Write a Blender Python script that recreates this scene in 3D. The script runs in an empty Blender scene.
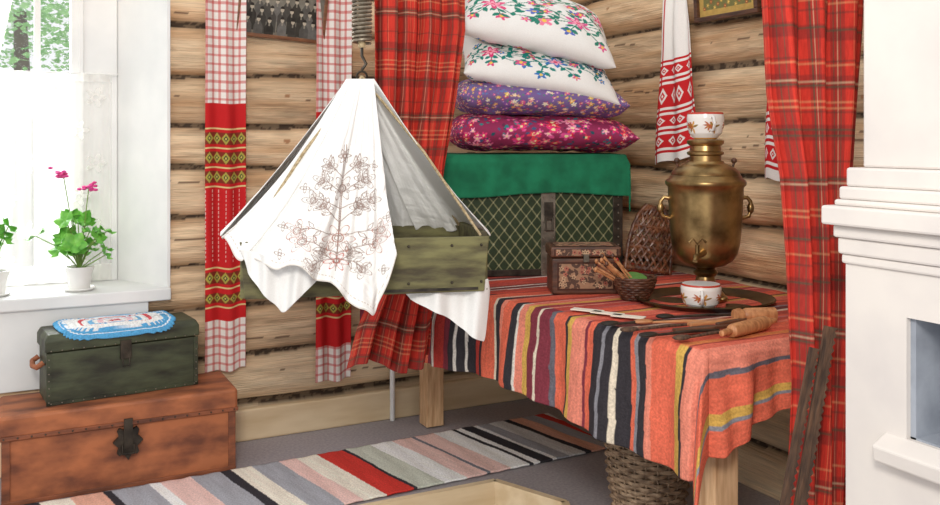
import bpy, math, random, numpy as np
from mathutils import Vector, Matrix
random.seed(4); rng=np.random.default_rng(4)
sn,cs=math.sin(math.radians(27)),math.cos(math.radians(27))
def P(X,Y,z=0.0): return (cs*X+sn*Y,-sn*X+cs*Y,z)
COL=bpy.context.scene.collection
def lin(c):
    c=np.array(c[:3],dtype=float)/255
    return np.where(c<=.04045,c/12.92,((c+.055)/1.055)**2.4)
def l4(c): return tuple(lin(c))+(1.0,)
# ---------------------------------------------------------------- materials
def base(name,rough,metal):
    m=bpy.data.materials.new(name); m.use_nodes=True
    n=m.node_tree.nodes; b=n['Principled BSDF']
    b.inputs['Roughness'].default_value=rough; b.inputs['Metallic'].default_value=metal
    return m,n,m.node_tree.links,b
def mat(name,c1,c2=None,rough=.6,metal=0,scale=12,st=(1,1,1),bump=.15,detail=5,lo=.35,hi=.65,bd=.01,spec=None):
    m,n,l,b=base(name,rough,metal)
    if c2 is None: c2=[x*.82 for x in c1]
    tc=n.new('ShaderNodeTexCoord'); mp=n.new('ShaderNodeMapping'); mp.inputs['Scale'].default_value=st
    nz=n.new('ShaderNodeTexNoise'); nz.inputs['Scale'].default_value=scale; nz.inputs['Detail'].default_value=detail
    r=n.new('ShaderNodeValToRGB'); r.color_ramp.elements[0].position=lo; r.color_ramp.elements[1].position=hi
    r.color_ramp.elements[0].color=l4(c2); r.color_ramp.elements[1].color=l4(c1)
    l.new(tc.outputs['Object'],mp.inputs['Vector']); l.new(mp.outputs[0],nz.inputs['Vector'])
    l.new(nz.outputs['Fac'],r.inputs[0]); l.new(r.outputs[0],b.inputs['Base Color'])
    if bump:
        bp=n.new('ShaderNodeBump'); bp.inputs['Strength'].default_value=bump; bp.inputs['Distance'].default_value=bd
        l.new(nz.outputs['Fac'],bp.inputs['Height']); l.new(bp.outputs[0],b.inputs['Normal'])
    if spec is not None: b.inputs['Specular IOR Level'].default_value=spec
    return m
def vmat(name,rough=.85,scale=300,st=(1,1,1),var=.18,bump=.25,bd=.003,sheen=.0,metal=0):
    m,n,l,b=base(name,rough,metal)
    at=n.new('ShaderNodeAttribute'); at.attribute_name='Col'
    tc=n.new('ShaderNodeTexCoord'); mp=n.new('ShaderNodeMapping'); mp.inputs['Scale'].default_value=st
    nz=n.new('ShaderNodeTexNoise'); nz.inputs['Scale'].default_value=scale; nz.inputs['Detail'].default_value=4
    mr=n.new('ShaderNodeMapRange'); mr.inputs['From Min'].default_value=.3; mr.inputs['From Max'].default_value=.7
    mr.inputs['To Min'].default_value=1-var; mr.inputs['To Max'].default_value=1+var*.5
    mx=n.new('ShaderNodeVectorMath'); mx.operation='MULTIPLY'
    l.new(tc.outputs['Object'],mp.inputs[0]); l.new(mp.outputs[0],nz.inputs['Vector']); l.new(nz.outputs['Fac'],mr.inputs['Value'])
    l.new(at.outputs['Color'],mx.inputs[0]); l.new(mr.outputs[0],mx.inputs[1]); l.new(mx.outputs[0],b.inputs['Base Color'])
    bp=n.new('ShaderNodeBump'); bp.inputs['Strength'].default_value=bump; bp.inputs['Distance'].default_value=bd
    l.new(nz.outputs['Fac'],bp.inputs['Height']); l.new(bp.outputs[0],b.inputs['Normal'])
    b.inputs['Specular IOR Level'].default_value=.2
    return m
CLOTH=vmat('woven_cloth',var=.05,bump=.12,bd=.002); RAG=vmat('rag_weave',scale=160,var=.24,bump=.5,bd=.005)
LOGM_B=vmat('hewn_log_back',rough=.75,scale=22,st=(.25,4,10),var=.18,bump=.7,bd=.012)
LOGM_R=vmat('hewn_log_right',rough=.75,scale=22,st=(4,.25,10),var=.18,bump=.7,bd=.012)
PAINT=vmat('painted_surface',rough=.5,scale=60,var=.15,bump=.2)
WHITEP=mat('white_paint',(236,235,232),(224,224,222),rough=.45,scale=4,bump=.05)
PLASTER=mat('whitewashed_plaster',(220,213,206),(206,199,195),rough=.9,scale=4,bump=.35)
FIREIN=mat('ash_grey_stone',(160,166,176),(130,136,146),rough=.9,scale=9)
CARPET=mat('grey_carpet',(172,164,166),(152,146,150),rough=.95,scale=90,bump=.4,bd=.004)
PINE=mat('pine_board',(222,190,148),(196,156,112),rough=.6,scale=9,st=(1,8,8),bump=.15)
PINEV=mat('pine_post',(222,184,142),(190,146,104),rough=.6,scale=9,st=(8,8,1),bump=.15)
CREAM=mat('cream_board',(234,212,176),(216,190,150),rough=.65,scale=5,st=(.6,3,3),bump=.05)
ORNG=mat('rust_painted_wood',(178,106,66),(108,60,40),rough=.65,scale=6,st=(1,2.0,2.0),bump=.35,lo=.34,hi=.60,detail=14)
ORNG2=mat('rust_painted_rail',(150,86,54),(96,54,36),rough=.6,scale=10,st=(1,3,3),bump=.25,detail=9)
DGREEN=mat('dark_green_paint',(74,80,56),(40,40,28),rough=.55,scale=7,st=(1,3,3),bump=.35,detail=12)
CRGREEN=mat('cradle_green_paint',(122,118,76),(68,60,40),rough=.7,scale=8,st=(1,4,4),bump=.45,detail=12)
IRON=mat('dark_iron',(80,72,62),(44,40,36),rough=.45,metal=.7,scale=20)
RIVET=mat('grey_metal',(150,140,126),(96,90,80),rough=.45,metal=.7,scale=20)
BRASS=mat('aged_brass',(176,146,98),(100,78,48),rough=.33,metal=.93,scale=11,bump=.12,detail=12,lo=.34,hi=.62,bd=.006)
BRASSD=mat('dark_brass_tray',(110,90,60),(64,52,38),rough=.34,metal=.9,scale=8,bump=.05)
ROPE=mat('hemp_rope',(196,176,140),(150,130,96),rough=.9,scale=120,bump=.5)
SPRG=mat('spring_steel',(150,138,120),(100,92,80),rough=.4,metal=.5,scale=40)
WICK=mat('grey_brown_wicker',(176,150,122),(112,90,70),rough=.6,scale=40,bump=.3)
BEAD=mat('brown_bast_beads',(122,76,48),(64,36,24),rough=.35,scale=30,bump=.1)
LEAFM=mat('geranium_leaf',(126,196,76),(80,156,50),rough=.5,scale=30)
STEMM=mat('green_stem',(130,164,76),rough=.6)
PINKM=mat('pink_petal',(232,80,160),(210,44,124),rough=.6,scale=40)
SOIL=mat('potting_soil',(70,50,38),(40,30,24),rough=.95,scale=60)
POTM=mat('white_ceramic',(236,234,230),(224,222,218),rough=.25,scale=5,bump=.03)
LWOOD=mat('light_turned_wood',(204,146,98),(160,104,64),rough=.45,scale=14,st=(1,6,6),bump=.1)
GREYW=mat('weathered_wood',(104,76,56),(60,44,34),rough=.8,scale=14,st=(8,8,1),bump=.5)
DKWOOD=mat('dark_brown_wood',(104,66,46),(62,40,30),rough=.45,scale=14,st=(1,5,5),bump=.2)
FRAMEW=mat('brown_frame_wood',(140,92,58),(100,62,40),rough=.45,scale=14,st=(1,5,5),bump=.2)
GFELT=mat('green_felt',(24,122,84),(14,98,66),rough=.95,scale=14,bump=.25,bd=.006)
PINKBL=mat('pink_wool',(206,140,140),(176,104,110),rough=.95,scale=60,bump=.3)
PAPER=mat('white_card',(236,230,214),(222,214,196),rough=.8,scale=10,bump=0)
REDP=mat('red_glaze',(188,50,36),(150,30,24),rough=.3,scale=30,bump=0)
TREEL=mat('tree_leaves',(180,222,160),(124,184,112),rough=.7,scale=3,bump=0)
TREEB=mat('tree_bark',(110,96,80),rough=.9)
GRASS=mat('lawn',(214,224,200),(190,210,176),rough=.95,scale=6)
BOWLG=mat('green_lid',(96,150,70),(70,120,50),rough=.5)
POTV=vmat('painted_ceramic',rough=.22,scale=5,var=.05,bump=.02); POTV.node_tree.nodes['Principled BSDF'].inputs['Specular IOR Level'].default_value=.5
# ---------------------------------------------------------------- helpers
def info(o,label=None,cat=None,kind=None,group=None):
    if label: o['label']=label
    if cat: o['category']=cat
    if kind: o['kind']=kind
    if group: o['group']=group
    return o
def root(name,label,cat,loc=(0,0,0),rz=0,group=None,kind=None):
    e=bpy.data.objects.new(name,None); COL.objects.link(e); e.location=loc; e.rotation_euler=(0,0,rz)
    e.empty_display_size=.05
    return info(e,label,cat,kind,group)
def finish(o,parent,loc,rot):
    COL.objects.link(o)
    if parent: o.parent=parent
    o.location=loc; o.rotation_euler=rot
class MB:
    def __init__(s): s.v=[]; s.f=[]
    def add(s,vs,fs):
        o=len(s.v); s.v+=[tuple(p) for p in vs]; s.f+=[tuple(i+o for i in f) for f in fs]; return s
    def box(s,c,d,M=None):
        vs=[Vector((sx*d[0]/2,sy*d[1]/2,sz*d[2]/2)) for sx in(-1,1) for sy in(-1,1) for sz in(-1,1)]
        if M is not None: vs=[M@v for v in vs]
        vs=[v+Vector(c) for v in vs]
        return s.add(vs,[(0,1,3,2),(4,6,7,5),(0,4,5,1),(2,3,7,6),(0,2,6,4),(1,5,7,3)])
    def bb(s,a,b):
        return s.box([(a[i]+b[i])/2 for i in range(3)],[abs(b[i]-a[i]) for i in range(3)])
    def lathe(s,prof,n=32,c=(0,0,0),sx=1,sy=1,M=None):
        vs=[];fs=[]
        for r,z in prof:
            for i in range(n):
                a=2*math.pi*i/n; v=Vector((r*math.cos(a)*sx,r*math.sin(a)*sy,z))
                if M is not None: v=M@v
                vs.append(v+Vector(c))
        for j in range(len(prof)-1):
            for i in range(n):
                k=(i+1)%n; fs.append((j*n+i,j*n+k,(j+1)*n+k,(j+1)*n+i))
        fs.append(tuple(range(n))[::-1]); fs.append(tuple((len(prof)-1)*n+i for i in range(n)))
        return s.add(vs,fs)
    def tube(s,pts,r,n=8,closed=False):
        pts=[Vector(p) for p in pts]; m=len(pts); vs=[];fs=[]
        rr=r if isinstance(r,(list,tuple)) else [r]*m
        up=Vector((0,0,1)); prev=None
        for j,p in enumerate(pts):
            if closed: t=(pts[(j+1)%m]-pts[j-1]).normalized()
            else: t=(pts[min(j+1,m-1)]-pts[max(j-1,0)]).normalized()
            if prev is None:
                a=t.cross(up)
                if a.length<.1: a=t.cross(Vector((1,0,0)))
            else: a=prev-t*prev.dot(t)
            a.normalize(); prev=a; b=t.cross(a)
            for i in range(n):
                q=2*math.pi*i/n; vs.append(p+(a*math.cos(q)+b*math.sin(q))*rr[j])
        for j in range(m if closed else m-1):
            j2=(j+1)%m
            for i in range(n):
                k=(i+1)%n; fs.append((j*n+i,j*n+k,j2*n+k,j2*n+i))
        if not closed:
            fs.append(tuple(range(n))[::-1]); fs.append(tuple((m-1)*n+i for i in range(n)))
        return s.add(vs,fs)
    def ball(s,c,r,n=10,m=7):
        if not isinstance(r,(tuple,list)): r=(r,r,r)
        vs=[(c[0],c[1],c[2]-r[2])];fs=[]
        for j in range(1,m):
            p=-math.pi/2+math.pi*j/m
            for i in range(n):
                a=2*math.pi*i/n; vs.append((c[0]+r[0]*math.cos(p)*math.cos(a),c[1]+r[1]*math.cos(p)*math.sin(a),c[2]+r[2]*math.sin(p)))
        vs.append((c[0],c[1],c[2]+r[2])); L=len(vs)-1
        for i in range(n):
            k=(i+1)%n; fs.append((0,1+k,1+i)); fs.append((L,L-n+i,L-n+k))
            for j in range(m-2): fs.append((1+j*n+i,1+j*n+k,1+(j+1)*n+k,1+(j+1)*n+i))
        return s.add(vs,fs)
    def obj(s,name,mt,parent=None,loc=(0,0,0),rot=(0,0,0),bevel=0,smooth=False,label=None,cat=None,kind=None,group=None):
        me=bpy.data.meshes.new(name); me.from_pydata(s.v,[],s.f); me.materials.append(mt); me.validate(); me.update()
        if smooth:
            me.polygons.foreach_set('use_smooth',[True]*len(me.polygons)); me.set_sharp_from_angle(angle=math.radians(50))
        o=bpy.data.objects.new(name,me); finish(o,parent,loc,rot)
        if bevel:
            b=o.modifiers.new('bevel','BEVEL'); b.width=bevel; b.segments=2; b.limit_method='ANGLE'
        return info(o,label,cat,kind,group)
def gridm(name,nu,nv,pos,col,mt,parent=None,loc=(0,0,0),rot=(0,0,0),solid=0,keep=None,label=None,cat=None,kind=None,group=None,two=False):
    U,V=np.meshgrid(np.linspace(0,1,nu),np.linspace(0,1,nv),indexing='ij')
    sides=[1,-1] if two else [1]
    cos=[];cls=[];fss=[];off=0
    for sd in sides:
        x,y,z=pos(U,V,sd) if two else pos(U,V)
        co=np.stack([x+0*U,y+0*U,z+0*U],-1).reshape(-1,3)
        C=(col(U if sd>0 else np.mod(U+.37,1),V) if two else col(U,V)) if callable(col) else np.ones(U.shape+(3,))*lin(col)
        idx=np.arange(nu*nv).reshape(nu,nv)+off
        f=np.stack([idx[:-1,:-1],idx[1:,:-1],idx[1:,1:],idx[:-1,1:]],-1)
        if sd<0: f=f[...,::-1]
        if keep is not None:
            kk=keep((U[:-1,:-1]+U[1:,1:])/2,(V[:-1,:-1]+V[1:,1:])/2); f=f[kk]
        f=f.reshape(-1,4)
        cos.append(co);cls.append(C.reshape(-1,3));fss.append(f);off+=nu*nv
    co=np.concatenate(cos);C=np.concatenate(cls);f=np.concatenate(fss)
    me=bpy.data.meshes.new(name); me.from_pydata(co.tolist(),[],f.tolist())
    a=me.color_attributes.new('Col','FLOAT_COLOR','POINT')
    a.data.foreach_set('color',np.concatenate([np.clip(C,0,1),np.ones((len(C),1))],1).astype(np.float32).ravel())
    me.materials.append(mt); me.polygons.foreach_set('use_smooth',[True]*len(me.polygons)); me.update()
    o=bpy.data.objects.new(name,me); finish(o,parent,loc,rot)
    if two:
        w=o.modifiers.new('weld','WELD'); w.merge_threshold=.0005
    if solid:
        s=o.modifiers.new('solid','SOLIDIFY'); s.thickness=solid; s.offset=0
    return info(o,label,cat,kind,group)
_T=rng.random((97,97))
def vn(x,y,seed=0):
    x=x+seed*13.7; y=y+seed*7.3
    xi=np.floor(x).astype(int); yi=np.floor(y).astype(int); fx=x-xi; fy=y-yi
    fx=fx*fx*(3-2*fx); fy=fy*fy*(3-2*fy)
    g=lambda a,b:_T[a%97,b%97]
    return (g(xi,yi)*(1-fx)+g(xi+1,yi)*fx)*(1-fy)+(g(xi,yi+1)*(1-fx)+g(xi+1,yi+1)*fx)*fy
def fbm(x,y,seed=0): return .5*vn(x,y,seed)+.3*vn(2.1*x,2.1*y,seed+1)+.2*vn(4.3*x,4.3*y,seed+2)
def full(U,c): return np.ones(U.shape+(3,))*lin(c)
def pt(C,m,c,a=1.0): C[m]=C[m]*(1-a)+lin(c)*a
def seg(X,Y,a,b):
    dx,dy=b[0]-a[0],b[1]-a[1]; L=dx*dx+dy*dy+1e-12
    t=np.clip(((X-a[0])*dx+(Y-a[1])*dy)/L,0,1)
    return np.hypot(X-a[0]-t*dx,Y-a[1]-t*dy)
def line(C,X,Y,pts,w,c):
    for a,b in zip(pts[:-1],pts[1:]): pt(C,seg(X,Y,a,b)<w,c)
def flower(C,X,Y,cx,cy,r,c,cc=(240,210,110),n=5,ph=0,outline=False,w=.0015):
    d=np.hypot(X-cx,Y-cy); t=np.arctan2(Y-cy,X-cx)+ph; R=r*(.72+.28*np.cos(n*t))
    if outline:
        pt(C,d<R,c,.06); pt(C,np.abs(d-R)<w,c); pt(C,np.abs(d-r*.3)<w,c)
    else:
        pt(C,d<R,c); pt(C,d<r*.28,cc)
def leaf(C,X,Y,cx,cy,L,ang,c,wd=.38):
    a=(X-cx)*math.cos(ang)+(Y-cy)*math.sin(ang); b=-(X-cx)*math.sin(ang)+(Y-cy)*math.cos(ang)
    t=np.clip(a/L,0,1); pt(C,(a>0)&(a<L)&(np.abs(b)<L*wd*.5*np.sin(np.pi*t)),c)
def rivets(parent,pts,r=.006,mt=None,name='rivet'):
    mb=MB().ball((0,0,0),r,6,4); first=None
    for p in pts:
        if first is None: first=mb.obj(name,mt or RIVET,parent,loc=p)
        else:
            o=first.copy(); COL.objects.link(o); o.parent=parent; o.location=p

# ================================================================ SETTING
YB=3.95; XR=2.5
def logcol(S,Z,seed):
    kk=(Z-.164)/.2; i=np.floor(kk)
    wob=lambda b:.07*np.sin(1.3*S+b*2.1+seed)+.04*np.sin(3.9*S+b*1.3)+.05*(vn(S*7+b*3.1,b*1.7+0*S,seed)-.5)
    lo=i+wob(i); hi=i+1+wob(i+1); f=np.clip((kk-lo)/(hi-lo),0,1)
    return i,f
def logwall(name,L,posf,mt,keep=None,seed=0):
    H=2.45
    def gwf(S,Z,i): return .014+.060*np.clip(fbm(S*2.3+np.round((Z-.164)/.2)*5.7,Z*0+1.5,seed+31)-.15,0,1)
    def pos(U,V):
        S=U*L; Z=V*H; i,f=logcol(S,Z,seed)
        b=.052*(1-np.abs(2*f-1)**3.6)+.018*(fbm(S*3,Z*14,seed+3)-.5)+.010*(fbm(S*9,Z*30,seed+13)-.5)+.008*np.sin(i*5.1)
        gap=np.minimum(f,1-f)<gwf(S,Z,i)
        b=np.where(gap,-.004+.012*fbm(S*30,Z*30,5),b)
        return posf(S,Z,b)
    def col(U,V):
        S=U*L; Z=V*H; i,f=logcol(S,Z,seed)
        C=full(U,(242,212,174)); n=fbm(S*1.4+i*3.1,Z*16,seed+9); C2=full(U,(206,158,112))
        k=np.clip((n-.38)*2.8,0,1)[...,None]*.75; C=C*(1-k)+C2*k
        n3=fbm(S*2.2+i,Z*20,seed+41); k3=np.clip((n3-.6)*4,0,1)[...,None]*.35; C=C*(1-k3)+full(U,(176,150,124))*k3
        tone=(.88+.2*np.mod(np.abs(np.sin(i*12.9+seed)*43.7),1))[...,None]; C=C*tone
        n2=fbm(S*5,Z*80,seed+21); C=C*(1-.28*np.clip((n2-.55)*5,0,1))[...,None]
        low=np.clip((.45-Z)/.25,0,1)[...,None]; C=C*(1-low*.6)+full(U,(238,218,184))*low*.6
        for j in range(-1,13):
            for q in range(3):
                a=random.random()*L; ln=.3+random.random()*1.0; fz=.25+.5*random.random()
                d=np.abs(f-(fz+.05*np.sin(S*4+q)+.03*np.sin(S*13)))
                pt(C,(i==j)&(S>a)&(S<a+ln)&(d<.013*np.sin(np.clip((S-a)/ln,0,1)*np.pi)),(116,92,72))
            for q in range(4):
                a=random.random()*L; fz=.2+.6*random.random(); r=.010+.01*random.random()
                d=np.hypot(S-a,(f-fz)*.2*1.6); pt(C,(i==j)&(d<r),(170,114,74),.8)
        e=np.minimum(f,1-f); C=C*np.clip(.66+e/.14*.34,0,1)[...,None]  # rounded shading painted into the log colour, darker towards each joint
        g=e<gwf(S,Z,i); pt(C,g,(132,112,90)); g2=g&(fbm(S*40,Z*60,2)>.50); pt(C,g2,(80,66,54)); 
        return C
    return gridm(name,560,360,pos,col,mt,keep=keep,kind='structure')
WX0,WX1,WZ0,WZ1=-.75,.574,.682,2.2
X0=-1.6
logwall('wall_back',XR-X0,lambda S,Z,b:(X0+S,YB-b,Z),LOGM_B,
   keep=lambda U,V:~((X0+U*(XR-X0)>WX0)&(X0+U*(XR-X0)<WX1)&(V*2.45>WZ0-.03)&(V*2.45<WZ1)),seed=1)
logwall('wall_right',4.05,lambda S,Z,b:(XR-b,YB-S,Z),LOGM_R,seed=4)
PXE=1.625; RD_=-.18
out=[(X0,2.98),(PXE,2.98),(1.75,2.69),(PXE,2.40),(PXE,-.6)]
m=MB(); vs=out+[(2.7,-.6),(2.7,4.3),(X0,4.3)]; n_=len(vs)
m.add([(x,y,0) for x,y in vs]+[(x,y,-.2) for x,y in vs],[tuple(range(n_)),tuple(range(n_,2*n_))[::-1]]+[(i,i+n_,(i+1)%n_+n_,(i+1)%n_) for i in range(n_)])
m.obj('floor',CARPET,kind='structure')
MB().bb((X0,-.6,-.22),(1.76,2.98,RD_)).obj('floor',CARPET,kind='structure')
def trimstrip(name,a,b):
    a=Vector((*a,0));b=Vector((*b,0)); d=(b-a).normalized(); nrm=Vector((d.y,-d.x,0))
    q=[a-nrm*.012,b-nrm*.012,b+nrm*.016,a+nrm*.016]
    MB().add([(p.x,p.y,z) for z in(RD_-.001,.010) for p in q],[(3,2,1,0),(4,5,6,7),(0,1,5,4),(1,2,6,5),(2,3,7,6),(3,0,4,7)]).obj(name,CREAM,kind='structure')
trimstrip('trim_1',(X0,2.98),(PXE,2.98)); trimstrip('trim_2',(PXE,2.98),(1.75,2.69)); trimstrip('trim_4',(PXE,2.40),(PXE,-.6)); trimstrip('trim_5',(1.75,2.69),(PXE,2.40))
MB().bb((WX0,YB-.070,.32),(.50,YB-.03,WZ0-.045)).obj('trim_3',WHITEP,kind='structure',bevel=.003)
MB().bb((X0,YB-.085,0),(XR-.06,YB-.045,.135)).obj('baseboard_back',CREAM,kind='structure',bevel=.008)
win=root('window_1',None,None,(0,0,0),kind='structure')
MB().add([(WX1,YB-.066,WZ0),(WX1+.012,YB-.066,WZ0),(WX1+.012,YB+.3,WZ0),(.40,YB+.3,WZ0),(.40,YB+.26,WZ0),
          (WX1,YB-.066,WZ1),(WX1+.012,YB-.066,WZ1),(WX1+.012,YB+.3,WZ1),(.40,YB+.3,WZ1),(.40,YB+.26,WZ1)],
   [(0,4,3,2,1),(5,6,7,8,9),(0,1,6,5),(1,2,7,6),(2,3,8,7),(3,4,9,8),(4,0,5,9)]).obj('window_reveal',WHITEP,win)
MB().bb((WX0-.02,YB-.05,WZ0),(WX0,YB+.3,WZ1)).obj('window_reveal',WHITEP,win)
MB().bb((WX0-.03,YB-.095,WZ0-.05),(WX1+.012,YB+.3,WZ0)).obj('window_sill',WHITEP,win,bevel=.006)
m=MB(); yf=YB+.25
m.bb((.225,yf-.02,WZ0),(.41,yf+.05,WZ1)).bb((WX0,yf,WZ0),(.3,yf+.05,WZ0+.07)).bb((.085,yf,WZ0),(.11,yf+.04,WZ1)).bb((-.42,yf,WZ0),(-.36,yf+.04,WZ1)).bb((WX0,yf,WZ0),(WX0+.06,yf+.05,WZ1)).bb((WX0,yf,WZ1-.06),(.3,yf+.05,WZ1))
m.bb((.255,yf-.035,WZ0),(.275,yf-.02,WZ1)).obj('window_frame',WHITEP,win,bevel=.004)
gl=bpy.data.materials.new('window_glass'); gl.use_nodes=True; nt=gl.node_tree; nt.nodes.clear()
o_=nt.nodes.new('ShaderNodeOutputMaterial'); t_=nt.nodes.new('ShaderNodeBsdfTransparent'); g_=nt.nodes.new('ShaderNodeBsdfGlossy'); g_.inputs['Roughness'].default_value=.02
x_=nt.nodes.new('ShaderNodeMixShader'); x_.inputs[0].default_value=.06
nt.links.new(t_.outputs[0],x_.inputs[1]); nt.links.new(g_.outputs[0],x_.inputs[2]); nt.links.new(x_.outputs[0],o_.inputs[0])
MB().bb((WX0+.05,yf+.02,WZ0+.05),(.24,yf+.026,WZ1-.05)).obj('window_pane',gl,win)
lc=bpy.data.materials.new('white_lace'); lc.use_nodes=True; nt=lc.node_tree; nt.nodes.clear()
o_=nt.nodes.new('ShaderNodeOutputMaterial'); t_=nt.nodes.new('ShaderNodeBsdfTransparent'); d_=nt.nodes.new('ShaderNodeBsdfTranslucent'); d2=nt.nodes.new('ShaderNodeBsdfDiffuse')
d_.inputs[0].default_value=(.97,.97,.95,1); d2.inputs[0].default_value=(.93,.90,.85,1)
a_=nt.nodes.new('ShaderNodeMixShader'); a_.inputs[0].default_value=.42; x_=nt.nodes.new('ShaderNodeMixShader')
at=nt.nodes.new('ShaderNodeAttribute'); at.attribute_name='Col'
nt.links.new(at.outputs['Fac'],x_.inputs[0])
nt.links.new(d_.outputs[0],a_.inputs[1]); nt.links.new(d2.outputs[0],a_.inputs[2]); nt.links.new(t_.outputs[0],x_.inputs[1]); nt.links.new(a_.outputs[0],x_.inputs[2]); nt.links.new(x_.outputs[0],o_.inputs[0])
lr=root('lace_curtain','white lace half curtain hanging across the lower window','curtain',(0,YB+.19,WZ0))
def lacecol(U,V):
    X=U*1.1;Z=V*.88; g=np.full(U.shape,.32)
    for cx_ in np.arange(.06,1.1,.13):
        for r_,cz_ in enumerate(np.arange(.08,.88,.14)):
            x0=cx_+(.065 if r_%2 else 0); d=np.hypot(X-x0,Z-cz_); t=np.arctan2(Z-cz_,X-x0)
            g=np.where(d<.042*(.7+.3*np.cos(5*t)),.8,g); g=np.where(d<.010,.4,g)
    g=np.where((V<.08)|(V>.96),.75,g)
    return np.stack([g,g,g],-1)
gridm('lace_panel',420,300,lambda U,V:(WX0+.03+U*(.385-WX0-.03),.008*np.sin(U*90)*(1+V),.01+V*.88),lacecol,lc,lr)
MB().tube([(WX0,0,.89),(.41,0,.89)],.004).obj('curtain_rod',WHITEP,lr)
m=MB(); cx,cy,_=P(-4.6,9.2)
for i in range(7000):
    a=random.random()*6.28; r=1.8*random.random()**.5; z=2.95+1.15*(random.random()-.5)*2*math.sqrt(max(0,1-(r/1.9)**2))
    c=Vector((cx+r*math.cos(a),cy+r*math.sin(a),z)); s=.025+.03*random.random()
    M=Matrix.Rotation(random.random()*6.28,3,'Z')@Matrix.Rotation(random.random()*3.1,3,'X')
    m.add([M@Vector(p)*s+c for p in((-1,0,0),(0,-.6,0),(1,0,.1),(0,.6,0))],[(0,1,2,3)])
tr=root('tree','leafy green tree standing outside the window','tree',(0,0,0))
m.obj('foliage',TREEL,tr); MB().tube([(cx,cy,-.6),(cx+.05,cy,1),(cx,cy,2.6)],[.14,.1,.06]).obj('trunk',TREEB,tr,smooth=True)
MB().bb((-14,4.6,-.62),(8,22,-.6)).obj('ground',GRASS,kind='structure')

# ================================================================ TRUNKS AT WINDOW
T=root('trunk','large rust-orange worn trunk with iron lock plate','trunk',(.375,3.56,0))
MB().bb((-.405,0,0),(.405,.295,.232)).obj('body',ORNG,T,bevel=.008)
MB().bb((-.415,-.010,.238),(.415,.30,.318)).obj('lid',ORNG,T,bevel=.012)
m=MB().bb((-.416,-.013,.232),(.416,-.004,.247)).bb((-.408,-.008,0),(.408,-.0,.016))
for x in(-.393,.393): m.bb((x-.014,-.006,.014),(x+.014,.0,.234))
m.obj('rail',ORNG2,T,bevel=.002)
pl=[];m=MB()
for i in range(28):
    a=2*math.pi*i/28; r=.044*(1+.2*math.cos(8*a)); pl.append((r*math.cos(a),r*math.sin(a)*1.3))
m.add([(x+.01,-.020,z+.175) for x,z in pl]+[(x+.01,-.005,z+.175) for x,z in pl],[tuple(range(28))]+[(i,i+28,(i+1)%28+28,(i+1)%28) for i in range(28)])
m.bb((-.005,-.028,.15),(.025,-.018,.26)).tube([(-.01,-.028,.165),(-.01,-.038,.135),(.03,-.038,.135),(.03,-.028,.165)],.004)
m.obj('lock_plate',IRON,T)
rivets(T,[(-.40+.80*i/18,-.015,.24) for i in range(19)],.0035,IRON)

rzc=math.radians(6.2)
G=root('chest','small dark green worn wooden chest with nailed edges, on the trunk','chest',(.375,3.755,.320),rzc)
MB().bb((-.272,-.105,0),(.272,.09,.190)).obj('body',DGREEN,G,bevel=.006)
MB().add([(-.28,-.113,.194),(.28,-.113,.194),(.28,.095,.194),(-.28,.095,.194),(-.28,-.113,.236),(.28,-.113,.236),(.28,.095,.236),(-.28,.095,.236),(-.268,-.10,.258),(.268,-.10,.258),(.268,.085,.258),(-.268,.085,.258)],
  [(3,2,1,0),(0,1,5,4),(1,2,6,5),(2,3,7,6),(3,0,4,7),(4,5,9,8),(5,6,10,9),(6,7,11,10),(7,4,8,11),(8,9,10,11)]).obj('lid',DGREEN,G,bevel=.005)
MB().bb((-.275,-.1095,0),(-.258,-.104,.19)).bb((.258,-.1095,0),(.275,-.104,.19)).bb((-.275,-.1095,0),(.275,-.1045,.012)).obj('iron_edging',DGREEN,G)
rivets(G,[(x,-.111,.012+.026*i) for x in(-.267,.267) for i in range(7)]+[(-.26+.52*i/14,-.1115,.007) for i in range(15)]+[(-.26+.52*i/14,-.115,.200) for i in range(15)],.003)
MB().bb((-.02,-.12,.14),(.02,-.108,.21)).tube([(-.012,-.12,.14),(-.012,-.13,.115),(.012,-.13,.115),(.012,-.12,.14)],.003).obj('hasp',IRON,G,bevel=.002)
MB().tube([(-.278,-.06,.15),(-.30,-.06,.135),(-.307,0,.13),(-.30,.06,.135),(-.278,.06,.15)],.010).obj('handle',ORNG,G,smooth=True,label='orange leather side handle')
def dpos(U,V):
    a=V*2*np.pi; ex=np.sign(np.cos(a))*np.abs(np.cos(a))**.32; ey=np.sign(np.sin(a))*np.abs(np.sin(a))**.32
    r=U*(1+.012*np.cos(a*40)*(U>.85)); z=.007+.004*np.abs(np.sin(U*np.pi*9))*(1+.4*np.cos(a*40))+.003*np.sin(a*3+1)*U
    x=.212*r*ex; y=-.012+.112*r*ey
    return x,y,z-1.5*np.clip(-y-.098,0,1)-.002
def dcol(U,V):
    C=full(U,(240,240,238))
    for a,b,c in((.0,.12,(206,70,80)),(.2,.3,(240,200,206)),(.38,.46,(120,180,220)),(.56,.61,(214,90,96)),(.80,1.01,(90,166,214))): pt(C,(U>=a)&(U<b),c)
    pt(C,(U>.80)&(U<.86)&(np.sin(V*2*np.pi*40)>0),(240,240,240)); pt(C,(U>.90)&(U<.93),(226,234,240))
    return C
gridm('crocheted_mat',90,360,dpos,dcol,RAG,loc=(.358,3.755,.5795),rot=(0,0,rzc),solid=.005,label='rectangular crocheted white, blue and red mat on green chest',cat='mat')

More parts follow.
